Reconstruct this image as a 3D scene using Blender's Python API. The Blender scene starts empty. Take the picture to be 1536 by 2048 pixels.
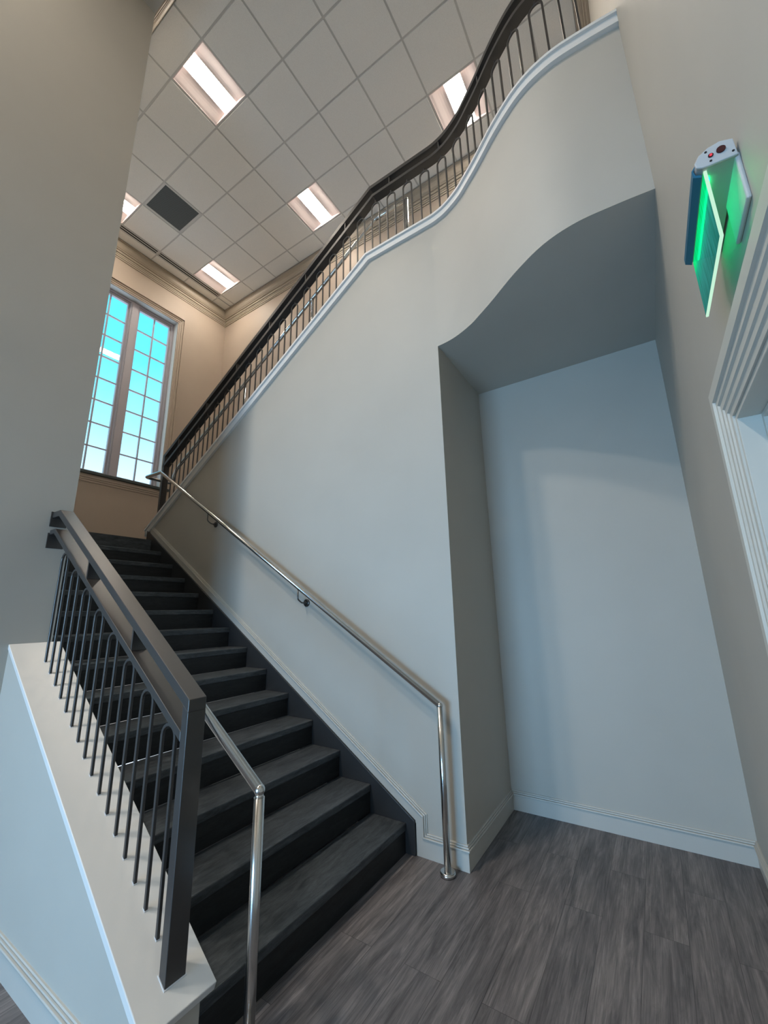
import bpy, bmesh, math, random
from mathutils import Vector, Matrix
random.seed(7)
S = bpy.context.scene
COL = S.collection

# ------------------------------------------------------------------ camera
CX, CY, CZ, FPX = 1.17680723, -2.68592897, 1.54095277, 813.4737
R = [[0.8378388555602022, 0.5455434174663566, -0.02020969501746801],
     [-0.14469653307208136, 0.18622296687919715, -0.9717941756995818],
     [-0.5263924063191742, 0.8171311928116795, 0.23496307859676893]]   # rows: right, down, forward
cam_d = bpy.data.cameras.new('camera')
cam = bpy.data.objects.new('camera', cam_d)
COL.objects.link(cam)
rt, dn, fw = (Vector(r) for r in R)
M = Matrix.Identity(4)
for i in range(3):
    M[i][0], M[i][1], M[i][2] = rt[i], -dn[i], -fw[i]
M.translation = Vector((CX, CY, CZ))
cam.matrix_world = M
cam_d.sensor_fit = 'VERTICAL'
cam_d.sensor_height = 36.0
cam_d.lens = 36.0 * FPX / 2048.0
cam_d.clip_start = 0.02
S.camera = cam

# ------------------------------------------------------------------ light
SKY_STRENGTH = 1.25
DAY_POWER = 114.0
DAY_COLOR = (0.32, 0.62, 1.0)
FILL_POWER = 104.0
LENS_STRENGTH = 56.0
LENS_COLOR = (1.0, 0.90, 0.77)
S.view_settings.view_transform = 'Standard'
S.view_settings.look = 'None'
S.view_settings.gamma = 1.0
S.view_settings.exposure = 0.14
S.view_settings.use_curve_mapping = False

w = bpy.data.worlds.new('sky')
S.world = w
w.use_nodes = True
nt = w.node_tree
nt.nodes.clear()
o_ = nt.nodes.new('ShaderNodeOutputWorld')
bg = nt.nodes.new('ShaderNodeBackground')
tc = nt.nodes.new('ShaderNodeTexCoord')
sp = nt.nodes.new('ShaderNodeSeparateXYZ')
cr = nt.nodes.new('ShaderNodeValToRGB')
nt.links.new(tc.outputs['Generated'], sp.inputs[0])
nt.links.new(sp.outputs['Z'], cr.inputs[0])
nt.links.new(cr.outputs[0], bg.inputs[0])
nt.links.new(bg.outputs[0], o_.inputs[0])
bg.inputs[1].default_value = SKY_STRENGTH
el = cr.color_ramp.elements
el[0].position, el[0].color = 0.10, (1.4, 1.7, 2.1, 1)
el[1].position, el[1].color = 1.0, (0.08, 0.60, 1.10, 1)
for p, c in ((0.24, (0.80, 1.10, 1.40)), (0.27, (0.75, 1.05, 1.35)), (0.38, (0.36, 0.98, 1.3)), (0.50, (0.14, 0.86, 1.2)), (0.62, (0.10, 0.78, 1.15))):
    e = el.new(p)
    e.color = (*c, 1)

day_d = bpy.data.lights.new('added_daylight', 'AREA')      # area lamp added for the blue daylight from the unseen entrance
day_d.shape = 'RECTANGLE'
day_d.size, day_d.size_y = 2.1, 2.2
day_d.spread = math.radians(100)
day_d.energy = DAY_POWER
day_d.color = DAY_COLOR
day = bpy.data.objects.new('added_daylight', day_d)
day.location = (-0.65, -7.45, 1.2)
day.rotation_euler = (math.radians(90), 0, 0)     # faces +Y, into the lobby
COL.objects.link(day)

for _i, _y in enumerate((-3.6, -5.0)):                          # unseen fill lamps added under the lobby ceiling to warm the upper walls
    ld = bpy.data.lights.new('added_fill_lamp', 'AREA')
    ld.shape = 'SQUARE'
    ld.size = 0.35
    ld.energy = FILL_POWER
    ld.color = (1.0, 0.925, 0.82)
    lo_ = bpy.data.objects.new('added_fill_lamp', ld)
    lo_.location = (-1.92, _y, 7.36)
    COL.objects.link(lo_)

# ------------------------------------------------------------------ measures
T = 0.6096
H = 7.6787                   # ceiling
GX, GY = -1.48884, -1.09303  # ceiling grid lines
W = 1.484                    # right wall
XW, YB, YS = -5.567, 1.766, -1.542
XE = -2.155                   # left wall face
X0, TR, RI = 0.4117, 0.2794, 0.17596
SL = RI / TR
ZL = 14 * RI                 # landing
ZF = 27 * RI                 # upper floor
HS = 3.6166                  # soffit of the alcove
D = 0.9277                   # alcove back wall
KX, ZC = -0.683, 4.897       # kink of the stair parapet, top of its cap
YR = 0.062                   # upper guard centre line
WT = 0.125                   # thickness of the stair wall
def cap_z(x):
    return ZC - 0.645 * (KX - x) if x < KX else ZC
def rail_z(x):                # top of the upper guard rail
    return 5.776 - 0.632 * (-0.669 - x) if x < -0.669 else 5.776

# ------------------------------------------------------------------ materials
MATS = {}
def mat(name, col, rough=0.6, metal=0.0, spec=0.5, coat=0.0):
    m = bpy.data.materials.new(name)
    m.use_nodes = True
    b = m.node_tree.nodes['Principled BSDF']
    b.inputs['Base Color'].default_value = (*col, 1)
    b.inputs['Roughness'].default_value = rough
    b.inputs['Metallic'].default_value = metal
    b.inputs['Specular IOR Level'].default_value = spec
    b.inputs['Coat Weight'].default_value = coat
    MATS[name] = m
    return m
def N(m, t, **kw):
    n = m.node_tree.nodes.new(t)
    for k, v in kw.items():
        setattr(n, k, v)
    return n
def L(m, a, b):
    m.node_tree.links.new(a, b)
def bs(m):
    return m.node_tree.nodes['Principled BSDF']
def objco(m, scale=(1, 1, 1), rot=(0, 0, 0)):
    t = N(m, 'ShaderNodeTexCoord')
    mp = N(m, 'ShaderNodeMapping')
    mp.inputs['Scale'].default_value = scale
    mp.inputs['Rotation'].default_value = rot
    L(m, t.outputs['Object'], mp.inputs[0])
    return mp.outputs[0]
def noise(m, vec, scale, detail=4, rough=0.6):
    n = N(m, 'ShaderNodeTexNoise')
    n.inputs['Scale'].default_value = scale
    n.inputs['Detail'].default_value = detail
    n.inputs['Roughness'].default_value = rough
    L(m, vec, n.inputs['Vector'])
    return n
def ramp(m, fac, stops):
    r = N(m, 'ShaderNodeValToRGB')
    e = r.color_ramp.elements
    e[0].position, e[0].color = stops[0][0], (*stops[0][1], 1)
    e[1].position, e[1].color = stops[-1][0], (*stops[-1][1], 1)
    for p, c in stops[1:-1]:
        x = e.new(p)
        x.color = (*c, 1)
    L(m, fac, r.inputs[0])
    return r.outputs[0]
def bump(m, h, strength, dist=0.002):
    b = N(m, 'ShaderNodeBump')
    b.inputs['Strength'].default_value = strength
    b.inputs['Distance'].default_value = dist
    L(m, h, b.inputs['Height'])
    L(m, b.outputs[0], bs(m).inputs['Normal'])

def paint(name, col, rough=0.55):
    m = mat(name, col, rough, spec=0.35)
    v = objco(m)
    n1 = noise(m, v, 1.3, 3)
    c = ramp(m, n1.outputs[0], [(0.3, tuple(x * 0.97 for x in col)), (0.7, tuple(min(1, x * 1.03) for x in col))])
    L(m, c, bs(m).inputs['Base Color'])
    n2 = noise(m, v, 260, 2)
    bump(m, n2.outputs[0], 0.12, 0.001)
    return m
PAINT = paint('greige_wall_paint', (0.48, 0.455, 0.405))
TAN = paint('tan_wall_paint', (0.42, 0.345, 0.28))
TRIM = paint('trim_paint', (0.54, 0.52, 0.475), 0.38)
WHITET = paint('white_trim_paint', (0.74, 0.735, 0.715), 0.38)
CROWN = paint('crown_shade_paint', (0.40, 0.345, 0.275), 0.45)  # tone lowered so the shade under the ceiling sits in the colour
DOORT = paint('door_trim_paint', (0.62, 0.60, 0.54), 0.35)

def ceiling_tile():
    m = mat('acoustic_tile', (0.66, 0.655, 0.61), 0.9, spec=0.1)
    v = objco(m)
    n = noise(m, v, 220, 3)
    c = ramp(m, n.outputs[0], [(0.35, (0.80, 0.80, 0.775)), (0.6, (0.88, 0.88, 0.855))])
    L(m, c, bs(m).inputs['Base Color'])
    bump(m, n.outputs[0], 0.25, 0.001)
    return m
TILE = ceiling_tile()
TEE = mat('grid_tee_enamel', (0.58, 0.58, 0.56), 0.45)

def plank_floor():
    m = mat('grey_oak_plank', (0.1, 0.1, 0.1), 0.42, spec=0.4)
    v = objco(m, rot=(0, 0, math.radians(90)))
    br = N(m, 'ShaderNodeTexBrick')
    br.offset = 0.37
    for k, x in (('Scale', 1.0), ('Mortar Size', 0.0012), ('Mortar Smooth', 0.0), ('Bias', 0.0), ('Brick Width', 1.22), ('Row Height', 0.18)):
        br.inputs[k].default_value = x
    br.inputs['Color1'].default_value = (0.30, 0.30, 0.30, 1)
    br.inputs['Color2'].default_value = (0.75, 0.75, 0.75, 1)
    br.inputs['Mortar'].default_value = (0.0, 0.0, 0.0, 1)
    L(m, v, br.inputs['Vector'])
    sep = N(m, 'ShaderNodeSeparateColor')
    L(m, br.outputs['Color'], sep.inputs[0])
    # offset the grain per plank
    cmb = N(m, 'ShaderNodeCombineXYZ')
    mul = N(m, 'ShaderNodeMath', operation='MULTIPLY')
    mul.inputs[1].default_value = 37.0
    L(m, sep.outputs[0], mul.inputs[0])
    L(m, mul.outputs[0], cmb.inputs[0])
    L(m, mul.outputs[0], cmb.inputs[2])
    add = N(m, 'ShaderNodeVectorMath', operation='ADD')
    L(m, v, add.inputs[0])
    L(m, cmb.outputs[0], add.inputs[1])
    st = N(m, 'ShaderNodeMapping')
    st.inputs['Scale'].default_value = (1.0, 9.0, 1.0)
    L(m, add.outputs[0], st.inputs[0])
    g = noise(m, st.outputs[0], 2.4, 9, 0.68)
    g.inputs['Distortion'].default_value = 0.6
    st2 = N(m, 'ShaderNodeMapping')
    st2.inputs['Scale'].default_value = (3.0, 90.0, 1.0)
    L(m, add.outputs[0], st2.inputs[0])
    g2 = noise(m, st2.outputs[0], 2.0, 4, 0.6)
    c1 = ramp(m, g.outputs[0], [(0.28, (0.072, 0.066, 0.067)), (0.45, (0.145, 0.134, 0.135)), (0.58, (0.22, 0.203, 0.20)), (0.75, (0.31, 0.287, 0.28))])
    c2 = ramp(m, g2.outputs[0], [(0.3, (0.62, 0.62, 0.63)), (0.7, (1.12, 1.1, 1.1))])
    mx = N(m, 'ShaderNodeMix', data_type='RGBA', blend_type='MULTIPLY')
    mx.inputs[0].default_value = 1.0
    L(m, c1, mx.inputs[6])
    L(m, c2, mx.inputs[7])
    t = ramp(m, sep.outputs[0], [(0.0, (0.45, 0.45, 0.45)), (0.2, (0.86, 0.86, 0.87)), (0.8, (1.12, 1.1, 1.09))])
    mx2 = N(m, 'ShaderNodeMix', data_type='RGBA', blend_type='MULTIPLY')
    mx2.inputs[0].default_value = 1.0
    L(m, mx.outputs[2], mx2.inputs[6])
    L(m, t, mx2.inputs[7])
    # a few pale scuffs
    sc = noise(m, v, 3.1, 8, 0.75)
    f = ramp(m, sc.outputs[0], [(0.68, (0, 0, 0)), (0.80, (0.5, 0.5, 0.5))])
    mx3 = N(m, 'ShaderNodeMix', data_type='RGBA')
    L(m, f, mx3.inputs[0])
    L(m, mx2.outputs[2], mx3.inputs[6])
    mx3.inputs[7].default_value = (0.30, 0.29, 0.29, 1)
    L(m, mx3.outputs[2], bs(m).inputs['Base Color'])
    bump(m, g2.outputs[0], 0.15, 0.001)
    return m
FLOOR = plank_floor()

def tread_vinyl(name, base, hi, rough):
    m = mat(name, base, rough, spec=0.4)
    v = objco(m, scale=(17.0, 3.2, 17.0))
    n = noise(m, v, 1.6, 9, 0.7)
    n.inputs['Distortion'].default_value = 0.8
    v2 = objco(m, scale=(70, 14, 70))
    n2 = noise(m, v2, 2.0, 5, 0.7)
    c1 = ramp(m, n.outputs[0], [(0.3, base), (0.55, tuple((a + b) / 2 for a, b in zip(base, hi))), (0.78, hi)])
    c2 = ramp(m, n2.outputs[0], [(0.3, (0.7, 0.7, 0.7)), (0.72, (1.25, 1.25, 1.25))])
    mx = N(m, 'ShaderNodeMix', data_type='RGBA', blend_type='MULTIPLY')
    mx.inputs[0].default_value = 1.0
    L(m, c1, mx.inputs[6])
    L(m, c2, mx.inputs[7])
    L(m, mx.outputs[2], bs(m).inputs['Base Color'])
    bump(m, n2.outputs[0], 0.2, 0.001)
    return m
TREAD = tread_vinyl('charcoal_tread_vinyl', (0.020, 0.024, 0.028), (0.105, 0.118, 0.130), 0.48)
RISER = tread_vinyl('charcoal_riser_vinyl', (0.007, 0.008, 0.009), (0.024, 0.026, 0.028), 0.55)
SKIRT = mat('charcoal_stringer_paint', (0.030, 0.031, 0.033), 0.4)

METAL = mat('bronze_grey_painted_steel', (0.032, 0.029, 0.028), 0.36, metal=0.0, spec=0.9)
STEEL = mat('brushed_stainless_steel', (0.66, 0.66, 0.65), 0.19, metal=1.0)
DARKSTEEL = mat('dark_bracket_steel', (0.16, 0.16, 0.16), 0.3, metal=1.0)
CAULK = mat('white_caulk', (0.75, 0.76, 0.78), 0.6)
BLACK = mat('black_slot', (0.004, 0.004, 0.004), 0.8)
WHITEM = mat('white_enamel', (0.62, 0.62, 0.60), 0.4)
PANEL = mat('reflector_panel_enamel', (0.80, 0.70, 0.69), 0.6)
FRAMEM = mat('window_frame_paint', (0.42, 0.395, 0.43), 0.4)
SILLM = mat('dark_sill_stone', (0.055, 0.070, 0.070), 0.35)
def emit(name, col, st):
    m = bpy.data.materials.new(name)
    m.use_nodes = True
    t = m.node_tree
    t.nodes.clear()
    o = t.nodes.new('ShaderNodeOutputMaterial')
    e = t.nodes.new('ShaderNodeEmission')
    e.inputs[0].default_value = (*col, 1)
    e.inputs[1].default_value = st
    t.links.new(e.outputs[0], o.inputs[0])
    return m
LENS = emit('lit_lamp_lens', LENS_COLOR, LENS_STRENGTH)
def glassmat(name, tint, gloss=0.07):
    m = bpy.data.materials.new(name)
    m.use_nodes = True
    t = m.node_tree
    t.nodes.clear()
    o = t.nodes.new('ShaderNodeOutputMaterial')
    mx = t.nodes.new('ShaderNodeMixShader')
    tr = t.nodes.new('ShaderNodeBsdfTransparent')
    gl = t.nodes.new('ShaderNodeBsdfGlossy')
    tr.inputs[0].default_value = (*tint, 1)
    gl.inputs['Roughness'].default_value = 0.02
    mx.inputs[0].default_value = gloss
    t.links.new(tr.outputs[0], mx.inputs[1])
    t.links.new(gl.outputs[0], mx.inputs[2])
    t.links.new(mx.outputs[0], o.inputs[0])
    return m
GLASS = glassmat('window_glass', (0.97, 0.99, 0.98), 0.05)
GRILLE = mat('grey_vent_mesh', (0.05, 0.06, 0.06), 0.6)
def grille_mat():
    m = GRILLE
    v = objco(m, scale=(130, 130, 130))
    ch = N(m, 'ShaderNodeTexChecker')
    ch.inputs['Scale'].default_value = 1.0
    ch.inputs['Color1'].default_value = (0.105, 0.12, 0.12, 1)
    ch.inputs['Color2'].default_value = (0.035, 0.042, 0.042, 1)
    L(m, v, ch.inputs['Vector'])
    L(m, ch.outputs[0], bs(m).inputs['Base Color'])
grille_mat()

# ------------------------------------------------------------------ mesh helpers
def box(bm, x0, x1, y0, y1, z0, z1):
    v = [bm.verts.new(p) for p in ((x0, y0, z0), (x1, y0, z0), (x1, y1, z0), (x0, y1, z0), (x0, y0, z1), (x1, y0, z1), (x1, y1, z1), (x0, y1, z1))]
    for f in ((3, 2, 1, 0), (4, 5, 6, 7), (0, 1, 5, 4), (1, 2, 6, 5), (2, 3, 7, 6), (3, 0, 4, 7)):
        bm.faces.new([v[i] for i in f])
def prism(bm, pts, axis, a, b):
    """polygon pts (2D) in the plane across 'axis', from a to b"""
    def P(p, t):
        return {'x': (t, p[0], p[1]), 'y': (p[0], t, p[1]), 'z': (p[0], p[1], t)}[axis]
    A = [bm.verts.new(P(p, a)) for p in pts]
    B = [bm.verts.new(P(p, b)) for p in pts]
    n = len(pts)
    bm.faces.new(A)
    bm.faces.new(B[::-1])
    for i in range(n):
        j = (i + 1) % n
        bm.faces.new((A[j], A[i], B[i], B[j]))
def sweep(bm, ring, path, endn=None, cap=True, closed=False, smooth=False):
    """carry ring (3D points at path[0]) along path with mitred corners"""
    path = [Vector(p) for p in path]
    pts = [Vector(p) for p in ring]
    rings = [pts]
    n = len(path)
    for i in range(1, n):
        t = (path[i] - path[i - 1]).normalized()
        if i < n - 1:
            t2 = (path[i + 1] - path[i]).normalized()
            nn = (t + t2).normalized()
        else:
            nn = Vector(endn).normalized() if endn is not None else t
        q = []
        for p in rings[-1]:
            k = (path[i] - p).dot(nn) / t.dot(nn)
            q.append(p + t * k)
        rings.append(q)
    if closed:
        rings = rings[:-1]
    VS = [[bm.verts.new(p) for p in r] for r in rings]
    m = len(ring)
    cnt = len(VS)
    for i in range(cnt if closed else cnt - 1):
        a, b = VS[i], VS[(i + 1) % cnt]
        for k in range(m):
            f = bm.faces.new((a[k], a[(k + 1) % m], b[(k + 1) % m], b[k]))
            f.smooth = smooth
    if cap and not closed:
        bm.faces.new(VS[0][::-1])
        bm.faces.new(VS[-1])
def circ(c, t, r, n=14):
    t = Vector(t).normalized()
    a = t.orthogonal().normalized()
    b = t.cross(a)
    c = Vector(c)
    return [c + (a * math.cos(2 * math.pi * k / n) + b * math.sin(2 * math.pi * k / n)) * r for k in range(n)]
def rounded(path, rad, n=5):
    """round the corners of a polyline"""
    path = [Vector(p) for p in path]
    out = [path[0]]
    for i in range(1, len(path) - 1):
        p, a, b = path[i], path[i - 1], path[i + 1]
        ua, ub = (a - p).normalized(), (b - p).normalized()
        ang = ua.angle(ub)
        d = min(rad / math.tan(ang / 2), (a - p).length * 0.45, (b - p).length * 0.45)
        s, e = p + ua * d, p + ub * d
        for k in range(n + 1):
            u = k / n
            out.append(s * (1 - u) ** 2 + p * 2 * u * (1 - u) + e * u * u)
    out.append(path[-1])
    return out
def tube(bm, path, r, n=14, smooth=True):
    path = [Vector(p) for p in path]
    sweep(bm, circ(path[0], path[1] - path[0], r, n), path, smooth=smooth)
def disc(bm, c, axis, r, h, n=28, r2=None):
    c = Vector(c)
    ax = Vector(axis).normalized()
    a = circ(c, ax, r, n)
    r2 = r if r2 is None else r2
    b = [c + ax * h + (p - c) * (r2 / r) for p in a]
    A = [bm.verts.new(p) for p in a]
    B = [bm.verts.new(p) for p in b]
    bm.faces.new(A[::-1])
    bm.faces.new(B)
    for k in range(n):
        f = bm.faces.new((A[k], A[(k + 1) % n], B[(k + 1) % n], B[k]))
        f.smooth = True
def NB():
    return bmesh.new()
def obj(name, bm, m, parent=None, kind=None, label=None, bevel=0.0, seg=2, recalc=True):
    if recalc:
        bmesh.ops.recalc_face_normals(bm, faces=bm.faces[:])
    me = bpy.data.meshes.new(name)
    bm.to_mesh(me)
    bm.free()
    for x in (m if isinstance(m, (list, tuple)) else [m]):
        me.materials.append(x)
    o = bpy.data.objects.new(name, me)
    COL.objects.link(o)
    if parent:
        o.parent = parent
        if parent.type == 'EMPTY':
            o.matrix_parent_inverse = Matrix.Translation(parent.location).inverted()
    if kind:
        o['kind'] = kind
    if label:
        o['label'] = label
    if bevel:
        b = o.modifiers.new('bevel', 'BEVEL')
        b.width, b.segments, b.limit_method, b.angle_limit = bevel, seg, 'ANGLE', math.radians(35)
    return o
def thing(name, label, cat, loc=(0, 0, 0), group=None, kind=None):
    o = bpy.data.objects.new(name, None)
    o.empty_display_size = 0.1
    o.location = loc
    COL.objects.link(o)
    if label:
        o['label'] = label
    if cat:
        o['category'] = cat
    if group:
        o['group'] = group
    if kind:
        o['kind'] = kind
    return o
def sobj(name, bm, m, **kw):
    return obj(name, bm, m, kind='structure', **kw)

# ------------------------------------------------------------------ fascia curve (plan)
CTRL = [(-0.30, 0.0), (-0.10, 0.0), (0.02, 0.0), (0.161, -0.026), (0.311, -0.091), (0.42, -0.163), (0.535, -0.245),
        (0.733, -0.396), (0.925, -0.508), (1.109, -0.553), (1.304, -0.548), (W, -0.531), (1.66, -0.51)]
def catmull(P, per=8):
    out = []
    for i in range(1, len(P) - 2):
        p0, p1, p2, p3 = (Vector((*q, 0)) for q in P[i - 1:i + 3])
        for k in range(per):
            t = k / per
            out.append(0.5 * ((2 * p1) + (p2 - p0) * t + (2 * p0 - 5 * p1 + 4 * p2 - p3) * t * t + (3 * p1 - p0 - 3 * p2 + p3) * t ** 3))
    out.append(Vector((*P[-2], 0)))
    return out
CURVE = [p for p in catmull(CTRL) if p.x > 0.021]
CURVE = [Vector((0.0, 0.0, 0.0))] + CURVE
CURVE[-1] = Vector((W, -0.531, 0))
def normals(c):
    out = []
    for i in range(len(c)):
        a = c[max(0, i - 1)]
        b = c[min(len(c) - 1, i + 1)]
        t = (b - a).normalized()
        out.append(Vector((-t.y, t.x, 0)))
    out[0] = Vector((0, 1, 0))
    return out
CN = normals(CURVE)
def offset(d):
    pts = [p + n * d for p, n in zip(CURVE, CN)]
    # end on the wall plane
    a, b = pts[-2], pts[-1]
    k = (W - a.x) / (b.x - a.x)
    pts[-1] = a + (b - a) * k
    return pts

# ------------------------------------------------------------------ structure: floor, walls
bm = NB(); box(bm, -3.2, 2.2, -9.2, D + 0.12, -0.12, 0); sobj('floor', bm, FLOOR)
bm = NB(); box(bm, XW, -4.03, YS, YB, ZL - 0.20, ZL); sobj('floor.001', bm, TREAD)

# stair wall between the flights
bm = NB()
prism(bm, [(-4.17, 0), (0, 0), (0, ZC - 0.03), (KX, ZC - 0.03), (-4.17, cap_z(-4.17) - 0.03)], 'y', 0, WT)
sobj('wall_center', bm, PAINT)
# curved wall over the alcove
def ribbon(bm, front, back, z0, z1, smooth=True):
    co = [[(p.x, p.y, z) for p in c] for c, z in ((front, z0), (front, z1), (back, z1), (back, z0))]
    for r in range(4):                       # strips keep their own vertices so each shades on its own
        a = [bm.verts.new(p) for p in co[r]]
        b = [bm.verts.new(p) for p in co[(r + 1) % 4]]
        for i in range(len(front) - 1):
            q = (b[i], b[i + 1], a[i + 1], a[i])
            f = bm.faces.new(q)
            f.smooth = smooth and r in (0, 2)
    for i in (0, len(front) - 1):
        q = [bm.verts.new(co[r][i]) for r in range(4)]
        bm.faces.new(q if i == 0 else q[::-1])
bm = NB(); ribbon(bm, CURVE, offset(WT), HS, ZC - 0.03); sobj('wall_curved', bm, PAINT, recalc=False)
# upper floor slab / alcove ceiling
inner = offset(WT)
pl = [(p.x, p.y) for p in inner] + [(W, YB), (KX - 0.02, YB), (KX - 0.02, WT)]
bm = NB(); prism(bm, pl, 'z', HS, ZF); sobj('ceiling_alcove', bm, PAINT)
# alcove side, back
bm = NB(); box(bm, -WT, 0, WT, D, 0, HS); sobj('wall_alcove_side', bm, PAINT)
bm = NB(); box(bm, -WT, W, D, D + 0.12, 0, HS); sobj('wall_alcove_back', bm, PAINT)
# right wall with a door opening
DY0, DY1, DZ = -1.96, -1.045, 2.131
bm = NB()
box(bm, W, W + 0.16, DY1, YB + 0.2, 0, H + 0.1)
box(bm, W, W + 0.16, -9.0, DY0, 0, H + 0.1)
box(bm, W, W + 0.16, DY0, DY1, DZ, H + 0.1)
sobj('wall_right', bm, PAINT)
# rear wall of the stair hall, window wall, south wall, left wall
bm = NB(); box(bm, XW - 0.3, W, YB, YB + 0.2, 0, H + 0.1); sobj('wall_rear', bm, TAN)
WY0, WY1, WZ0, WZ1 = -0.635, 0.785, 3.632, 6.862
bm = NB()
box(bm, XW - 0.3, XW, YS - 0.15, WY0, 0, H + 0.1)
box(bm, XW - 0.3, XW, WY1, YB, 0, H + 0.1)
box(bm, XW - 0.3, XW, WY0, WY1, 0, WZ0 - 0.03)
box(bm, XW - 0.3, XW, WY0, WY1, WZ1, H + 0.1)
sobj('wall_window', bm, TAN)
bm = NB(); box(bm, XW, XE - 0.15, YS - 0.15, YS, 0, H + 0.1); sobj('wall_south', bm, PAINT)
bm = NB(); box(bm, XE - 0.15, XE, -9.0, YS, 0, H + 0.1); sobj('wall_left', bm, PAINT)
# lobby behind the camera
bm = NB()
prism(bm, [(XE, 0), (-1.80, 0), (-1.80, 2.4), (0.50, 2.4), (0.50, 0), (W, 0), (W, H), (XE, H)], 'y', -7.3, -7.15)  # the opening is unseen, added to let the daylight in
sobj('wall_entrance', bm, PAINT)
bm = NB(); box(bm, XE, W, -7.15, YS, 7.37, H + 0.1); sobj('ceiling_lobby', bm, PAINT)

# knee wall beside the lower flight
KTX, KTZ = -0.35, 0.25                       # top face of its cap at the lower end
def knee_z(x):
    return KTZ + SL * (KTX - x)
CT = 0.03
bm = NB()
prism(bm, [(XE, 0), (-0.378, 0), (-0.378, knee_z(-0.378) - CT), (XE, knee_z(XE) - CT)], 'y', -1.755, YS)
sobj('wall_knee', bm, PAINT)
bm = NB()
prism(bm, [(XE, knee_z(XE)), (KTX, knee_z(KTX)), (KTX - 0.012, knee_z(KTX) - CT), (XE, knee_z(XE) - CT)], 'y', -1.760, -1.497)
sobj('trim_knee_cap', bm, WHITET, bevel=0.003)

# upper flight (risers hidden from below)
bm = NB()
pts = [(-4.043, ZL)]
for k in range(13):
    x = -4.043 + k * TR
    pts.append((x, ZL + (k + 1) * RI))
    if k < 12:
        pts.append((x + TR, ZL + (k + 1) * RI))
pts += [(-0.69, ZF), (-0.69, ZF - 0.3), (-4.043, ZL - 0.2)]
prism(bm, pts, 'y', WT, YB)
sobj('floor.002', bm, TREAD)

# ------------------------------------------------------------------ parapet cap of the upper flight
path = [(-4.215, 0, cap_z(-4.215)), (KX, 0, ZC)] + [(p.x, p.y, ZC) for p in CURVE]
prof = [(0.0, -0.092), (-0.028, -0.092), (-0.028, -0.024), (-0.044, -0.024), (-0.044, 0.0), (WT + 0.02, 0.0), (WT + 0.02, -0.030), (0.0, -0.030)]
bm = NB()
sweep(bm, [(-4.215, y, cap_z(-4.215) + z) for y, z in prof], path, endn=(1, 0, 0))
sobj('trim_parapet', bm, WHITET)

# ------------------------------------------------------------------ baseboards
BH = 0.138
bm = NB()
zu = lambda x: 0.246 + SL * (-0.267 - x)
ud = Vector((TR, 0, -RI)).normalized()               # down the slope
pp = Vector((-ud.z, 0, ud.x)) * -1                   # towards the stairs
if pp.z > 0:
    pp = -pp
P0 = Vector((-4.11, 0, zu(-4.11)))
mould = [(0.0, 0.0), (0.007, 0.0), (0.010, 0.005), (0.0055, 0.0065), (0.0055, 0.0095), (0.014, 0.0105), (0.016, 0.016), (0.010, 0.0175), (0.010, 0.0205), (0.022, 0.0215), (0.024, 0.027), (0.022, 0.032), (0.0, 0.032)]
ring = [P0 + Vector((0, -o, 0)) + pp * d for o, d in mould]
DOORC = -0.90
sweep(bm, ring, [P0, (-0.267, 0, 0.246), (-0.267, 0, BH), (0, 0, BH), (0, D, BH), (W, D, BH), (W, DOORC, BH)])
sobj('trim_base_moulding', bm, TRIM)
bm = NB()
prism(bm, [(-4.11, zu(-4.11) - 0.115), (-0.345, zu(-0.345) - 0.112), (-0.345, 0), (0, 0), (0, BH - 0.03), (-0.30, BH - 0.03), (-0.30, 0.23), (-4.11, zu(-4.11) - 0.036)], 'y', -0.014, 0)
sobj('baseboard_center', bm, TRIM)
bm = NB()
sweep(bm, [(0, -0.014, 0), (0.014, -0.014, 0), (0.014, -0.014, BH - 0.029), (0, -0.014, BH - 0.029)],
      [(0, -0.014, 0), (0, D, 0), (W, D, 0), (W, DOORC, 0)])
sobj('baseboard_alcove', bm, TRIM)
bm = NB()
box(bm, XE, -0.378, -1.769, -1.755, 0, BH - 0.03)
sweep(bm, [(-0.378, -1.755 - o, BH - d) for o, d in mould], [(-0.378, -1.755, BH), (XE, -1.755, BH)])
sobj('baseboard_knee', bm, TRIM)
bm = NB()
sweep(bm, [(XE, -1.769, 0), (XE + 0.014, -1.769, 0), (XE + 0.014, -1.769, BH), (XE, -1.769, BH)], [(XE, -1.769, 0), (XE, -7.15, 0)])
sobj('baseboard_left', bm, TRIM)

# ------------------------------------------------------------------ crown moulding
cp = [(0, 0), (0.120, 0), (0.120, 0.022), (0.106, 0.030), (0.106, 0.036), (0.104, 0.070), (0.094, 0.105), (0.076, 0.132), (0.062, 0.142),
      (0.062, 0.156), (0.044, 0.158), (0.044, 0.182), (0.050, 0.188), (0.046, 0.198), (0.030, 0.200), (0.030, 0.226), (0.022, 0.228), (0.022, 0.240), (0.026, 0.246), (0.022, 0.256), (0.012, 0.258), (0.012, 0.282), (0, 0.282)]
def crown_seg(name, a, b, out_):
    a, b, out_ = Vector(a), Vector(b), Vector(out_)
    t = (b - a).normalized()
    bm = NB()
    A = [a + out_ * o + t * o + Vector((0, 0, -d)) for o, d in cp]
    B = [b + out_ * o - t * o + Vector((0, 0, -d)) for o, d in cp]
    VA = [bm.verts.new(p) for p in A]
    VB = [bm.verts.new(p) for p in B]
    for k in range(len(cp)):
        j = (k + 1) % len(cp)
        bm.faces.new((VA[k], VA[j], VB[j], VB[k]))
    bm.faces.new(VA)
    bm.faces.new(VB[::-1])
    return sobj(name, bm, CROWN)
crown_seg('trim_crown', (XW, YS, H), (XW, YB, H), (1, 0, 0))
crown_seg('trim_crown.001', (XW, YB, H), (W, YB, H), (0, -1, 0))
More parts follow.
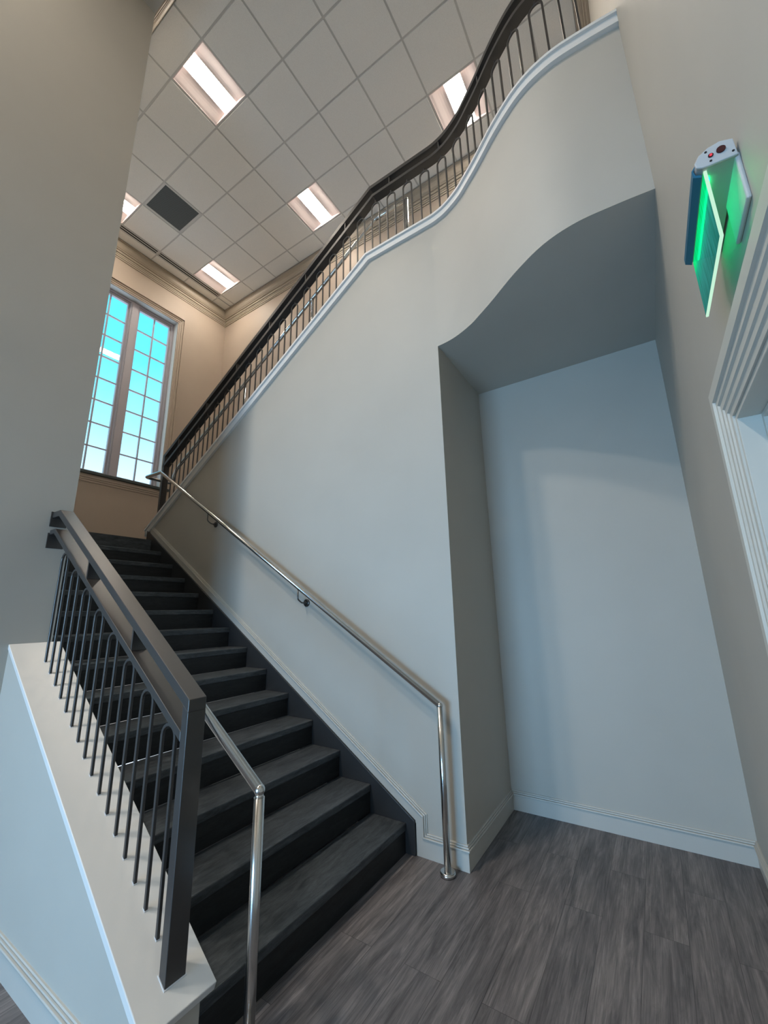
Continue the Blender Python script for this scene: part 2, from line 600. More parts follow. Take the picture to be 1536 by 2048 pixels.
crown_seg('trim_crown.002', (W, YB, H), (W, YS, H), (-1, 0, 0))
crown_seg('trim_crown.003', (W, YS, H), (XW, YS, H), (0, 1, 0))

# ------------------------------------------------------------------ ceiling: lay-in tiles in a recessed grid
CXA, CXB, CYA, CYB = XW + 0.118, W - 0.118, YS + 0.118, YB - 0.118
gxs = [GX - i * T for i in range(-6, 8)]
gys = [GY + j * T for j in range(-1, 6)]
xs = sorted([CXA] + [x for x in gxs if CXA + 0.03 < x < CXB - 0.03] + [CXB])
ys = sorted([CYA] + [y for y in gys if CYA + 0.03 < y < CYB - 0.03] + [CYB])
LIGHTS = [(1, 0), (1, 3), (5, 0), (5, 3), (-3, 3)]
VENT = (4, 1)
def cell(i, j):      # between grid lines A_i, A_i+1 and B_j, B_j+1
    return GX - (i + 1) * T, GX - i * T, GY + j * T, GY + (j + 1) * T
holes = [cell(*c) for c in LIGHTS + [VENT]]
SLX0, SLX1 = GX - 6 * T - 0.115, GX - 6 * T - 0.012
SLOTS = [(-0.50, GY + 2 * T - 0.015), (GY + 2 * T + 0.015, 1.315)]
RV, DP = 0.0105, 0.007
bmt, bmg = NB(), NB()
def tile(x0, x1, y0, y1, edge=(1, 1, 1, 1)):
    a, b, c, d = x0 + RV * edge[0], x1 - RV * edge[1], y0 + RV * edge[2], y1 - RV * edge[3]
    if b - a < 0.01 or d - c < 0.01:
        return
    box(bmt, a, b, c, d, H, H + DP + 0.004)
for a in range(len(xs) - 1):
    for b in range(len(ys) - 1):
        x0, x1, y0, y1 = xs[a], xs[a + 1], ys[b], ys[b + 1]
        if any(abs(x0 - h[0]) < 0.02 and abs(y0 - h[2]) < 0.02 and abs(x1 - h[1]) < .02 for h in holes):
            continue
        if x1 < GX - 6 * T + 0.02:               # border row with the slot diffuser
            for (s0, s1) in SLOTS:
                pass
            c0, c1 = max(y0, SLOTS[0][0]), min(y1, SLOTS[1][1])
            tile(x0, SLX0, y0, y1)
            if y0 < SLOTS[0][0]:
                tile(SLX0, x1, y0, min(y1, SLOTS[0][0]))
            if y1 > SLOTS[1][1]:
                tile(SLX0, x1, max(y0, SLOTS[1][1]), y1)
            continue
        tile(x0, x1, y0, y1)
box(bmg, XW, W, YS, YB, H + DP + 0.0, H + DP + 0.0035)
# open the grid sheet at lights and vents: build it as strips instead
bmg.free()
bmg = NB()
for x in xs:
    box(bmg, x - 0.012, x + 0.012, CYA, CYB, H + DP, H + DP + 0.03)
for y in ys:
    for a in range(len(xs) - 1):
        box(bmg, xs[a] + 0.012, xs[a + 1] - 0.012, y - 0.012, y + 0.012, H + DP, H + DP + 0.03)
o = sobj('ceiling', bmt, TILE, bevel=0.0015, seg=1)
sobj('trim_ceiling_grid', bmg, TEE)
bm = NB(); box(bm, XW - 0.3, W + 0.16, YS, YB + 0.2, H + 0.16, H + 0.2); sobj('ceiling_deck', bm, WHITEM)

# ------------------------------------------------------------------ window
wn = thing('window_1', None, None, (XW, 0.075, WZ0), kind='structure')
FX = XW - 0.13                # inner face of the sashes
FT = WZ1 - 0.045
bm = NB()
box(bm, FX - 0.07, FX + 0.02, WY0, WY0 + 0.05, WZ0, WZ1)
box(bm, FX - 0.07, FX + 0.02, WY1 - 0.05, WY1, WZ0, WZ1)
box(bm, FX - 0.07, FX + 0.02, WY0 + 0.05, WY1 - 0.05, FT, WZ1)
box(bm, FX - 0.07, FX + 0.02, WY0 + 0.05, WY1 - 0.05, WZ0, WZ0 + 0.03)
obj('window_frame', bm, FRAMEM, wn, kind='structure', bevel=0.004)
bm = NB()
box(bm, FX - 0.07, FX + 0.045, 0.03, 0.12, WZ0 + 0.03, FT)
box(bm, FX - 0.07, FX + 0.03, 0.008, 0.03, WZ0 + 0.03, FT)
box(bm, FX - 0.07, FX + 0.03, 0.12, 0.142, WZ0 + 0.03, FT)
obj('mullion', bm, FRAMEM, wn, kind='structure', bevel=0.003)
for (a, b) in ((WY0 + 0.05, 0.008), (0.142, WY1 - 0.05)):
    bm = NB()
    st = 0.030
    z0, z1 = WZ0 + 0.03, FT
    box(bm, FX - 0.05, FX, a, a + st, z0, z1)
    box(bm, FX - 0.05, FX, b - st, b, z0, z1)
    box(bm, FX - 0.05, FX, a + st, b - st, z1 - 0.045, z1)
    box(bm, FX - 0.05, FX, a + st, b - st, z0, z0 + 0.03)
    ga, gb, gz0, gz1 = a + st, b - st, z0 + 0.03, z1 - 0.045
    mid = (ga + gb) / 2
    box(bm, FX - 0.04, FX - 0.008, mid - 0.010, mid + 0.010, gz0, gz1)
    for k in range(1, 8):
        z = gz0 + (gz1 - gz0) * k / 8
        box(bm, FX - 0.039, FX - 0.009, ga, gb, z - 0.010, z + 0.010)
    sh = obj('sash', bm, FRAMEM, wn, kind='structure', bevel=0.003)
    bm = NB()
    box(bm, FX - 0.026, FX - 0.022, ga, gb, gz0, gz1)
    obj('glass_pane', bm, GLASS, sh, kind='structure')
# casing (stepped architrave) on three sides, sill and apron
bm = NB()
cw = [(0.0, 0.0), (0.0, 0.014), (0.022, 0.014), (0.024, 0.022), (0.034, 0.024), (0.036, 0.016), (0.060, 0.016), (0.062, 0.028), (0.072, 0.030), (0.074, 0.020), (0.096, 0.020), (0.098, 0.040), (0.122, 0.040), (0.126, 0.030), (0.126, 0.0)]
sweep(bm, [(XW + o, WY0 - d, WZ0) for d, o in cw], [(XW, WY0, WZ0), (XW, WY0, WZ1), (XW, WY1, WZ1), (XW, WY1, WZ0)])
obj('casing', bm, TAN, wn, kind='structure')
bm = NB(); box(bm, XW - 0.15, XW + 0.045, WY0 - 0.15, WY1 + 0.15, WZ0 - 0.045, WZ0); obj('sill', bm, SILLM, wn, kind='structure', bevel=0.006)
bm = NB()
ap = [(0, 0), (0.020, 0), (0.020, 0.055), (0.014, 0.060), (0.014, 0.085), (0.008, 0.090), (0.008, 0.118), (0, 0.118)]
prism(bm, [(XW + o, WZ0 - 0.045 - d) for o, d in ap], 'y', WY0 - 0.13, WY1 + 0.13)
obj('apron', bm, TAN, wn, kind='structure')
# jamb liner, light painted reveal
bm = NB()
box(bm, XW - 0.13, XW + 0.0, WY0 - 0.002, WY0 + 0.006, WZ0, WZ1)
box(bm, XW - 0.13, XW + 0.0, WY1 - 0.006, WY1 + 0.002, WZ0, WZ1)
box(bm, XW - 0.13, XW + 0.0, WY0 + 0.006, WY1 - 0.006, WZ1 - 0.006, WZ1 + 0.002)
obj('reveal', bm, WHITEM, wn, kind='structure')

# unseen entrance glazing behind the camera, added as a daylight source
we = thing('window_added', None, None, (-0.65, -7.22, 0), kind='structure')
bm = NB()
for x in (-1.80, -0.675, 0.45):
    box(bm, x, x + 0.05, -7.26, -7.20, 0, 2.4)
for z in (0.0, 2.1, 2.35):
    for x in (-1.75, -0.625):
        box(bm, x, x + 1.075, -7.255, -7.205, z, z + 0.05)
obj('window_frame', bm, METAL, we, kind='structure')
bm = NB(); box(bm, -1.75, 0.45, -7.234, -7.228, 0.05, 2.35); obj('glass_pane', bm, GLASS, we, kind='structure')

# ------------------------------------------------------------------ door on the right wall
dr = thing('door_1', None, None, (W, (DY0 + DY1) / 2, 0), kind='structure')
bm = NB()
cw = [(0.0, 0.0), (0.0, 0.010), (0.018, 0.012), (0.022, 0.017), (0.042, 0.017), (0.047, 0.022), (0.070, 0.022), (0.076, 0.028), (0.096, 0.028), (0.100, 0.036), (0.142, 0.036), (0.146, 0.030), (0.146, 0.0)]
sweep(bm, [(W - o, DY1 + d, 0) for d, o in cw], [(W, DY1, 0), (W, DY1, DZ), (W, DY0, DZ), (W, DY0, 0)])
obj('casing', bm, DOORT, dr, kind='structure')
bm = NB()
for (y0, y1) in ((DY1 - 0.018, DY1), (DY0, DY0 + 0.018)):
    box(bm, W - 0.004, W + 0.155, y0, y1, 0, DZ)
box(bm, W - 0.004, W + 0.155, DY0 + 0.018, DY1 - 0.018, DZ - 0.018, DZ)
sy = 0.034
box(bm, W + 0.055, W + 0.095, DY1 - sy, DY1 - 0.018, 0, DZ - 0.018)
box(bm, W + 0.055, W + 0.095, DY0 + 0.018, DY0 + sy, 0, DZ - 0.018)
box(bm, W + 0.055, W + 0.095, DY0 + sy, DY1 - sy, DZ - sy, DZ - 0.018)
obj('jamb', bm, DOORT, dr, kind='structure', bevel=0.002)
bm = NB(); box(bm, W + 0.096, W + 0.14, DY0 + 0.02, DY1 - 0.02, 0.008, DZ - 0.02); obj('door_leaf', bm, DOORT, dr, kind='structure')

# ------------------------------------------------------------------ lower staircase
st = thing('staircase', 'dark charcoal vinyl staircase rising from the plank floor to the window landing', 'staircase', (-0.41, -0.77, 0))
SY0, SY1 = YS + 0.004, -0.030
for k in range(1, 14):
    x = -X0 - (k - 1) * TR
    bm = NB()
    box(bm, x - TR - 0.004, x, SY0, SY1, k * RI - 0.045, k * RI)
    obj('tread', bm, TREAD, st, bevel=0.006)
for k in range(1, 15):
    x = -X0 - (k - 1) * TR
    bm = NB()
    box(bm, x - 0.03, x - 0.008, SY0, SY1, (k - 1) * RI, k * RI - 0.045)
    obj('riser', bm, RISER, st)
bm = NB(); box(bm, -X0 - 13 * TR - 0.10, -X0 - 13 * TR, SY0, -0.002, ZL - 0.045, ZL + 0.002); obj('nosing', bm, TREAD, st, bevel=0.006)
zs = lambda x: 0.198 + SL * (-0.349 - x)
bm = NB()
prism(bm, [(-0.349, 0), (-0.349, 0.198), (-4.16, zs(-4.16)), (-4.16, zs(-4.16) - 0.33), (-0.66, 0.0)], 'y', SY1, -0.0005)
obj('skirt_board', bm, SKIRT, st, bevel=0.003, label='dark grey painted skirt board along the wall')

# ------------------------------------------------------------------ guard rails
def hoop(bm, feet_a, feet_b, za, zb, ztop, s=0.0065, d=None):
    """inverted U of square bar between two foot points"""
    a, b = Vector(feet_a), Vector(feet_b)
    h = (b - a)
    h.z = 0
    wd = h.length
    u = h.normalized()
    n = Vector((-u.y, u.x, 0))
    r = wd / 2
    mid = (a + b) / 2
    path = [Vector((a.x, a.y, za))]
    zc = ztop - r
    for k in range(0, 9):
        an = math.pi - math.pi * k / 8
        p = mid + u * (r * math.cos(an))
        path.append(Vector((p.x, p.y, zc + r * math.sin(an))))
    path.append(Vector((b.x, b.y, zb)))
    c = path[0]
    ring = [c + u * s + n * s, c - u * s + n * s, c - u * s - n * s, c + u * s - n * s]
    sweep(bm, ring, path)
def rect_ring(x, y, z, wy, z0, z1):
    return [(x, y - wy, z + z0), (x, y + wy, z + z0), (x, y + wy, z + z1), (x, y - wy, z + z1)]
HW = 0.0385
# lower guard
YG = -1.618
gr = thing('guard_railing', 'short bronze-grey steel guard railing on the sloped knee wall beside the lower stairs', 'railing', (-0.44, YG, 0.30))
PXA, PXB, PZT = -0.458, -0.418, 1.213
tz = lambda x: PZT + SL * (PXB - x)
bm = NB()
prism(bm, [(PXA, knee_z(PXA)), (PXB, knee_z(PXB)), (PXB, PZT - 0.047), (PXA, tz(PXA) - 0.047)], 'y', YG - HW, YG + HW)
obj('post', bm, METAL, gr, bevel=0.002)
BX = -2.035
for nm, z0, z1, xa in (('top_rail', -0.047, 0.0, PXB), ('lower_rail', -0.182, -0.145, PXA)):
    bm = NB()
    xq = xa
    sweep(bm, rect_ring(xa, YG, tz(xa), HW, z0, z1), [(xa, YG, tz(xa)), (BX, YG, tz(BX)), (XE + 0.006, YG, tz(BX))], endn=(-1, 0, 0))
    rl = obj(nm, bm, METAL, gr, bevel=0.0025)
    bm = NB()
    box(bm, XE, XE + 0.007, YG - 0.048, YG + 0.048, tz(BX) + z1 - 0.098, tz(BX) + z1 + 0.004)
    obj('wall_plate', bm, METAL, rl, bevel=0.002)
for x in (-0.92, -1.505):
    bm = NB(); box(bm, x - 0.006, x + 0.006, YG - HW + 0.004, YG + HW - 0.004, tz(x) - 0.148, tz(x) - 0.044); obj('spacer', bm, METAL, gr)
FEET = [-0.55 - 0.0955 * k for k in range(16)]
for k in range(8):
    xb, xa = FEET[2 * k], FEET[2 * k + 1]
    xc = (xa + xb) / 2
    bm = NB()
    zt = tz(xc) - 0.182 - 0.048
    hoop(bm, (xa, YG, 0), (xb, YG, 0), knee_z(xa) - 0.004, knee_z(xb) - 0.004, zt)
    box(bm, xc - 0.005, xc + 0.005, YG - 0.005, YG + 0.005, zt, tz(xc) - 0.180)
    hp = obj('baluster_hoop', bm, METAL, gr, bevel=0.0015, seg=1)
    for x in (xa, xb):
        bm = NB()
        q = 0.0078
        prism(bm, [(x - q, knee_z(x - q)), (x + q, knee_z(x + q)), (x + q, knee_z(x + q) + 0.003), (x - q, knee_z(x - q) + 0.003)], 'y', YG - q, YG + q)
        obj('caulk_bead', bm, CAULK, hp, label='white caulk at the foot')
bm = NB()
q = 0.003
prism(bm, [(PXA - q, knee_z(PXA - q)), (PXB + q, knee_z(PXB + q)), (PXB + q, knee_z(PXB + q) + 0.003), (PXA - q, knee_z(PXA - q) + 0.003)], 'y', YG - HW - q, YG + HW + q)
obj('caulk_bead', bm, CAULK, gr, label='white caulk at the foot of the post')

# upper guard, sloping along the parapet then curving over the alcove
ug = thing('guard_railing', 'long dark steel guard railing climbing the upper flight and curving over the alcove', 'railing', (-4.05, YR, cap_z(-4.05)))
UX = -4.035
rail_curve = offset(YR)
rp = [(UX - 0.04, YR, rail_z(UX - 0.04)), (-0.669, YR, rail_z(0))] + [(p.x, p.y, rail_z(0)) for p in rail_curve]
bm = NB()
prism(bm, [(UX - 0.04, cap_z(UX - 0.04)), (UX, cap_z(UX)), (UX, rail_z(UX) - 0.047), (UX - 0.04, rail_z(UX - 0.04) - 0.047)], 'y', YR - HW, YR + HW)
obj('post', bm, METAL, ug, bevel=0.002)
for nm, z0, z1 in (('top_rail', -0.047, 0.0), ('lower_rail', -0.182, -0.145)):
    bm = NB()
    sweep(bm, rect_ring(*rp[0], HW, z0, z1), rp, endn=(1, 0, 0))
    obj(nm, bm, METAL, ug)
# arclength walk of the plan path
plan = [Vector((UX, YR, 0)), Vector((KX, YR, 0))] + [Vector((p.x, p.y, 0)) for p in rail_curve]
acc = [0.0]
for i in range(1, len(plan)):
    acc.append(acc[-1] + (plan[i] - plan[i - 1]).length)
def at_s(s):
    s = max(0, min(acc[-1], s))
    for i in range(1, len(plan)):
        if s <= acc[i] + 1e-9:
            k = (s - acc[i - 1]) / max(1e-9, acc[i] - acc[i - 1])
            p = plan[i - 1].lerp(plan[i], k)
            t = (plan[i] - plan[i - 1]).normalized()
            return p, t
PER, WID = 0.1846, 0.0905
s_ref = (-0.803) - UX               # centre of the hoop next to the kink
n0 = int(s_ref / PER)
sc = s_ref - n0 * PER
if sc < 0.07:
    sc += PER
kk = 0
while sc + WID / 2 < acc[-1] - 0.02:
    pa, _ = at_s(sc - WID / 2)
    pb, _ = at_s(sc + WID / 2)
    pc, t = at_s(sc)
    rz = rail_z(pc.x)
    zt = rz - 0.182 - 0.030
    bm = NB()
    hoop(bm, pa, pb, cap_z(pa.x) - 0.004, cap_z(pb.x) - 0.004, zt)
    box(bm, pc.x - 0.006, pc.x + 0.006, pc.y - 0.006, pc.y + 0.006, zt - 0.004, rail_z(pc.x) - 0.178)
    obj('baluster_hoop', bm, METAL, ug, bevel=0.0015, seg=1)
    if kk % 3 == 1:
        bm = NB()
        u = t
        n = Vector((-u.y, u.x, 0))
        c = Vector((pc.x, pc.y, rail_z(pc.x) - 0.149))
        ring = [c + u * 0.005 + n * 0.033, c - u * 0.005 + n * 0.033, c - u * 0.005 - n * 0.033, c + u * 0.005 - n * 0.033]
        sweep(bm, ring, [c, c + Vector((0, 0, 0.106))])
        obj('spacer', bm, METAL, ug)
    sc += PER
    kk += 1

# ------------------------------------------------------------------ stainless handrails
RR = 0.0208
def flange(parent, x, y, z):
    bm = NB()
    disc(bm, (x, y, z), (0, 0, 1), 0.046, 0.022)
    disc(bm, (x, y, z + 0.022), (0, 0, 1), 0.046, 0.003, r2=0.040)
    return obj('base_flange', bm, STEEL, parent)
def knuckle(parent, p):
    bm = NB()
    bmesh.ops.create_uvsphere(bm, u_segments=18, v_segments=12, radius=RR * 1.05, matrix=Matrix.Translation(p))
    for f in bm.faces:
        f.smooth = True
    bm2 = bm
    return obj('elbow', bm2, STEEL, parent)
hr = thing('handrail', 'stainless steel wall handrail running from a floor post up beside both stair flights', 'handrail', (-0.09, -0.1, 0))
HY, HY2 = -0.10, 0.245
A, B = Vector((-0.09, HY, 0.935)), Vector((-3.85, HY, 3.304))
K2 = Vector((-0.745, HY2, 5.62))
bm = NB(); tube(bm, [(-0.09, HY, 0.0), A], RR, 20); obj('post', bm, STEEL, hr)
flange(hr, -0.09, HY, 0.0)
knuckle(hr, A)
lo = Vector((-4.115, HY2, 5.62 - SL * (4.115 - 0.745)))
path = [A] + rounded([B - (B - A).normalized() * 0.2, B, (-4.215, HY, 3.312), (-4.215, HY2, 3.312), lo, lo + Vector((0.6, 0, 0.6 * SL))], 0.045, 5) + rounded([K2 - Vector((0.3, 0, 0.3 * SL)), K2, (-0.36, HY2, 5.62)], 0.05, 4)
bm = NB(); tube(bm, path, RR, 20); obj('rail', bm, STEEL, hr)
E2 = Vector((-0.36, HY2, 5.62))
knuckle(hr, E2)
bm = NB(); tube(bm, [E2, (-0.36, HY2, ZF)], RR, 20); obj('post', bm, STEEL, hr)
flange(hr, -0.36, HY2, ZF)
zr = lambda x: 5.62 - SL * (-0.745 - x)
for x in (-2.745, -1.63):
    kst = int((x + 4.043) / TR)
    zt = ZL + (kst + 1) * RI
    bm = NB(); tube(bm, [(x, HY2, zt), (x, HY2, zr(x) - 0.01)], 0.017, 16); obj('post', bm, STEEL, hr)
    flange(hr, x, HY2, zt)
for bx, bz in ((-2.765, 2.50), (-1.375, 1.618)):
    bm = NB()
    disc(bm, (bx, -0.0005, bz), (0, -1, 0), 0.034, 0.006)
    disc(bm, (bx, -0.0065, bz), (0, -1, 0), 0.034, 0.004, r2=0.026)
    disc(bm, (bx, -0.0105, bz), (0, -1, 0), 0.012, 0.018)
    br = obj('bracket', bm, DARKSTEEL, hr, label='wall bracket with round rosette')
    bm = NB()
    tube(bm, rounded([(bx, -0.02, bz), (bx, -0.062, bz), (bx - 0.012, HY, bz + 0.03), (bx - 0.012, HY, 0.935 + 0.63 * (-0.09 - bx) - 0.006)], 0.03, 4), 0.0065, 10)
    obj('bracket_arm', bm, DARKSTEEL, br)

h2 = thing('handrail', 'stainless steel handrail with its post at the foot of the stairs, inside the short guard', 'handrail', (-0.236, -1.44, 0))
GYH = -1.44
A2 = Vector((-0.236, GYH, 0.863))
bm = NB(); tube(bm, [(-0.236, GYH, 0.0), (-0.236, GYH, 0.838)], RR, 20); obj('post', bm, STEEL, h2)
bm = NB(); tube(bm, [(-0.236, GYH, 0.835), (-0.236, GYH, 0.852)], RR * 0.8, 20); obj('neck', bm, STEEL, h2)
flange(h2, -0.236, GYH, 0.0)
knuckle(h2, A2)
B2 = Vector((-3.95, GYH, 0.863 + SL * (3.95 - 0.236)))
bm = NB(); tube(bm, [A2] + rounded([A2.lerp(B2, 0.9), B2, (-4.2, GYH, B2.z), (-4.2, YS, B2.z)], 0.04, 4), RR, 20); obj('rail', bm, STEEL, h2)

# ------------------------------------------------------------------ ceiling fixtures
def ceiling_light(i, j, label):
    x0, x1, y0, y1 = cell(i, j)
    e = 0.010
    x0, x1, y0, y1 = x0 + e, x1 - e, y0 + e, y1 - e
    xc = (x0 + x1) / 2
    z = H + 0.006
    t = thing('ceiling_light', label, 'ceiling light', (xc, (y0 + y1) / 2, z), 'recessed ceiling lights')
    b = 0.010
    bm = NB()
    box(bm, x0, x0 + b, y0, y1, z, z + 0.07)
    box(bm, x1 - b, x1, y0, y1, z, z + 0.07)
    box(bm, x0 + b, x1 - b, y0, y0 + b, z, z + 0.07)
    box(bm, x0 + b, x1 - b, y1 - b, y1, z, z + 0.07)
    box(bm, x0 + b, x1 - b, y0 + b, y1 - b, z + 0.066, z + 0.07)
    obj('frame', bm, PANEL, t)
    hw = 0.106
    up = 0.040
    for sgn in (-1, 1):
        bm = NB()
        xo = (x0 + b) if sgn < 0 else (x1 - b)
        xi = xc + sgn * hw
        n = 6
        v = []
        for k in range(n + 1):
            u = k / n
            v.append((xo + (xi - xo) * u, z + 0.003 + up * math.sin(u * math.pi / 2) ** 1.2))
        poly = v + [(xi, z + 0.064), (xo, z + 0.064)]
        prism(bm, poly, 'y', y0 + b, y1 - b)
        obj('side_reflector', bm, PANEL, t)
    bm = NB()
    box(bm, xc - hw, xc + hw, y0 + b, y1 - b, z + 0.003 + up, z + 0.06)
    obj('lens', bm, LENS, t, label='brightly lit centre lens')
    return t
ceiling_light(1, 0, 'recessed ceiling light fully in view, largest and closest to the tall left wall')
ceiling_light(1, 3, 'recessed ceiling light just above the kink of the upper railing')
ceiling_light(5, 0, 'recessed ceiling light half hidden behind the edge of the left wall')
ceiling_light(5, 3, 'recessed ceiling light beside the slot diffuser in the corner near the window')
ceiling_light(-3, 3, 'recessed ceiling light partly behind the curve of the upper railing')

x0, x1, y0, y1 = cell(*VENT)
vt = thing('ceiling_vent', 'square dark grey mesh return air vent set in the ceiling grid', 'vent', ((x0 + x1) / 2, (y0 + y1) / 2, H))
bm = NB()
b = 0.036
a = 0.006
z = H + 0.002
for q in ((x0 + a, x0 + b, y0 + a, y1 - a), (x1 - b, x1 - a, y0 + a, y1 - a), (x0 + b, x1 - b, y0 + a, y0 + b), (x0 + b, x1 - b, y1 - b, y1 - a)):
    box(bm, *q, z, z + 0.012)
obj('frame', bm, WHITEM, vt, bevel=0.002)
bm = NB(); box(bm, x0 + b, x1 - b, y0 + b, y1 - b, z + 0.004, z + 0.008); obj('grille', bm, GRILLE, vt)

for (s0, s1), lab in zip(SLOTS, ('shorter black two-slot ceiling diffuser, near the left wall edge', 'long black two-slot ceiling diffuser above the window beside the corner light')):
    t = thing('slot_diffuser', lab, 'air diffuser', ((SLX0 + SLX1) / 2, (s0 + s1) / 2, H), 'slot diffusers along the window wall')
    z = H
    wq = (SLX1 - SLX0)
    sl = 0.026
    e1, e2 = SLX0 + 0.016, SLX0 + 0.061
    bm = NB()
    for q in ((SLX0, e1), (e1 + sl, e2), (e2 + sl, SLX1)):
        box(bm, q[0], q[1], s0, s1, z, z + 0.03)
    box(bm, SLX0, SLX1, s0, s0 + 0.008, z + 0.001, z + 0.03)
    box(bm, SLX0, SLX1, s1 - 0.008, s1, z + 0.001, z + 0.03)
    obj('frame', bm, WHITEM, t)
    for e in (e1, e2):
        bm = NB(); box(bm, e, e + sl, s0 + 0.008, s1 - 0.008, z + 0.002, z + 0.010); obj('slot', bm, BLACK, t)

# ------------------------------------------------------------------ exit sign (edge-lit) on the right wall
sg = thing('exit_sign', 'edge-lit green acrylic exit sign hanging from a grey housing on the right wall', 'exit sign', (W, -1.49, 2.45))
SA, SB = -1.652, -1.335           # near and far end
PXS = W - 0.063
SZ = 2.528
ALU = mat('satin_aluminium', (0.45, 0.45, 0.45), 0.4, metal=0.55)
ENDC = mat('pale_grey_end_cap', (0.52, 0.52, 0.52), 0.45)
# teardrop cross-section in x,z
sec = [(W - 0.006, 2.522), (W - 0.008, 2.566), (W - 0.030, 2.575), (W - 0.052, 2.572), (W - 0.070, 2.562), (W - 0.080, 2.546), (W - 0.078, 2.534), (W - 0.068, 2.528), (W - 0.056, 2.526)]
bm = NB(); prism(bm, sec, 'y', SA, SB); obj('housing', bm, ALU, sg, bevel=0.002)
cx_, cz_ = W - 0.042, 2.547
sec2 = [(cx_ + (x - cx_) * 1.03, cz_ + (z - cz_) * 1.06) for x, z in sec]
bm = NB(); prism(bm, sec2, 'y', SA - 0.006, SA); ec = obj('end_cap', bm, ENDC, sg, bevel=0.002)
REDD = mat('dark_red_button', (0.05, 0.004, 0.008), 0.25)
REDL = emit('lit_red_indicator', (0.9, 0.08, 0.12), 0.8)
SCR = mat('dark_screw', (0.03, 0.03, 0.035), 0.4, metal=0.6)
bm = NB(); disc(bm, (W - 0.031, SA - 0.006, 2.551), (0, -1, 0), 0.0085, 0.003, 20); obj('test_button', bm, REDD, ec)
bm = NB(); disc(bm, (W - 0.050, SA - 0.006, 2.548), (0, -1, 0), 0.0052, 0.002, 16); obj('indicator_ring', bm, REDD, ec)
bm = NB(); disc(bm, (W - 0.050, SA - 0.008, 2.548), (0, -1, 0), 0.0028, 0.0015, 14); obj('indicator_lamp', bm, REDL, ec)
for x, z in ((W - 0.057, 2.563), (W - 0.052, 2.534), (W - 0.012, 2.533)):
    bm = NB(); disc(bm, (x, SA - 0.006, z), (0, -1, 0), 0.0026, 0.001, 12); obj('screw', bm, SCR, ec)
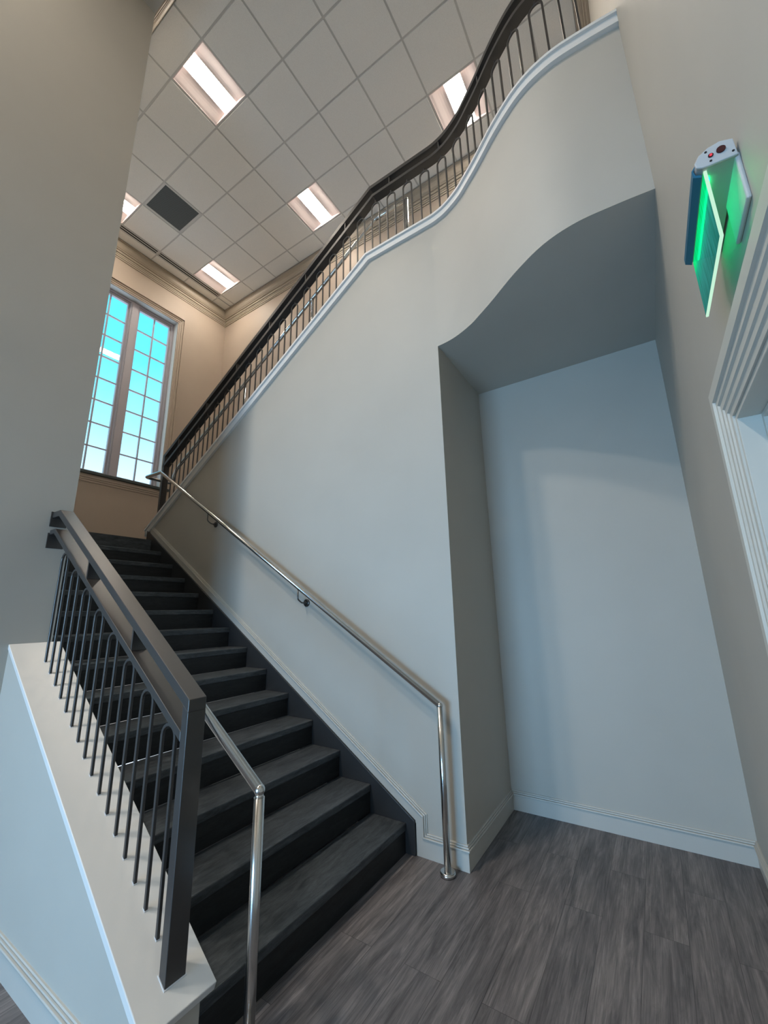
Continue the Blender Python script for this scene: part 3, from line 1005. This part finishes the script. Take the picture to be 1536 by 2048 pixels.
# acrylic plate with LED-lit top edge
def acrylic():
    m = bpy.data.materials.new('green_lit_acrylic')
    m.use_nodes = True
    t = m.node_tree
    t.nodes.clear()
    o = t.nodes.new('ShaderNodeOutputMaterial')
    tcn = t.nodes.new('ShaderNodeTexCoord')
    sp = t.nodes.new('ShaderNodeSeparateXYZ')
    t.links.new(tcn.outputs['Object'], sp.inputs[0])
    mp = t.nodes.new('ShaderNodeMapRange')
    mp.inputs['From Min'].default_value = 2.34
    mp.inputs['From Max'].default_value = 2.53
    t.links.new(sp.outputs['Z'], mp.inputs['Value'])
    mpg = t.nodes.new('ShaderNodeMapping')
    mpg.inputs['Scale'].default_value = (1, 55, 5)
    mpg.inputs['Rotation'].default_value = (0.35, 0, 0)
    t.links.new(tcn.outputs['Object'], mpg.inputs[0])
    ns = t.nodes.new('ShaderNodeTexNoise')
    ns.inputs['Scale'].default_value = 2.0
    ns.inputs['Detail'].default_value = 5
    t.links.new(mpg.outputs[0], ns.inputs['Vector'])
    cr = t.nodes.new('ShaderNodeValToRGB')      # light fed in at the top edge dies away down the plate
    e = cr.color_ramp.elements
    e[0].position, e[0].color = 0.0, (0.02, 0.19, 0.16, 1)
    e[1].position, e[1].color = 1.0, (0.0, 0.95, 0.24, 1)
    for p, c in ((0.45, (0.03, 0.26, 0.22)), (0.74, (0.01, 0.45, 0.27)), (0.86, (0.0, 0.9, 0.25))):
        q = e.new(p)
        q.color = (*c, 1)
    t.links.new(mp.outputs[0], cr.inputs[0])
    r2 = t.nodes.new('ShaderNodeValToRGB')
    r2.color_ramp.elements[0].position, r2.color_ramp.elements[0].color = 0.35, (0.55, 0.6, 0.6, 1)
    r2.color_ramp.elements[1].position, r2.color_ramp.elements[1].color = 0.72, (1.5, 1.3, 1.5, 1)
    t.links.new(ns.outputs[0], r2.inputs[0])
    mx = t.nodes.new('ShaderNodeMix')
    mx.data_type, mx.blend_type = 'RGBA', 'MULTIPLY'
    mx.inputs[0].default_value = 0.8
    t.links.new(cr.outputs[0], mx.inputs[6])
    t.links.new(r2.outputs[0], mx.inputs[7])
    em = t.nodes.new('ShaderNodeEmission')
    t.links.new(mx.outputs[2], em.inputs[0])
    em.inputs[1].default_value = 0.9
    tr = t.nodes.new('ShaderNodeBsdfTransparent')
    tr.inputs[0].default_value = (0.7, 1, 0.85, 1)
    ms = t.nodes.new('ShaderNodeMixShader')
    ms.inputs[0].default_value = 0.72
    t.links.new(tr.outputs[0], ms.inputs[1])
    t.links.new(em.outputs[0], ms.inputs[2])
    t.links.new(ms.outputs[0], o.inputs[0])
    return m
PT = 0.006
bm = NB(); box(bm, PXS - PT / 2, PXS + PT / 2, SA + 0.012, SB + 0.004, 2.345, SZ); pn = obj('sign_panel', bm, acrylic(), sg, label='glowing green acrylic panel')
EDGE = emit('bright_acrylic_edge', (0.62, 0.98, 0.74), 0.85)
bm = NB()
box(bm, PXS - PT / 2, PXS + PT / 2, SA + 0.007, SA + 0.012, 2.345, SZ)
box(bm, PXS - PT / 2, PXS + PT / 2, SA + 0.007, SB + 0.004, 2.340, 2.345)
obj('panel_edge', bm, EDGE, pn, label='bright edge of the acrylic')
LED = emit('green_led_strip', (0.0, 1.0, 0.22), 14.0)
bm = NB(); box(bm, PXS + 0.006, PXS + 0.010, SA + 0.03, SB - 0.01, 2.521, 2.5245); obj('led_strip', bm, LED, sg)
FILM = mat('blue_protective_film', (0.015, 0.13, 0.22), 0.35)
bm = NB()
prism(bm, [(W - 0.0705, 2.562), (W - 0.0815, 2.546), (W - 0.0795, 2.533), (W - 0.0685, 2.5265), (W - 0.0700, 2.520), (W - 0.0850, 2.529), (W - 0.0850, 2.548), (W - 0.0720, 2.566)], 'y', SA + 0.014, SB)
obj('protective_film', bm, FILM, sg)
bm = NB(); box(bm, W - 0.010, W, -1.650, -1.505, 2.405, 2.535); cn = obj('canopy', bm, ENDC, sg, bevel=0.004)
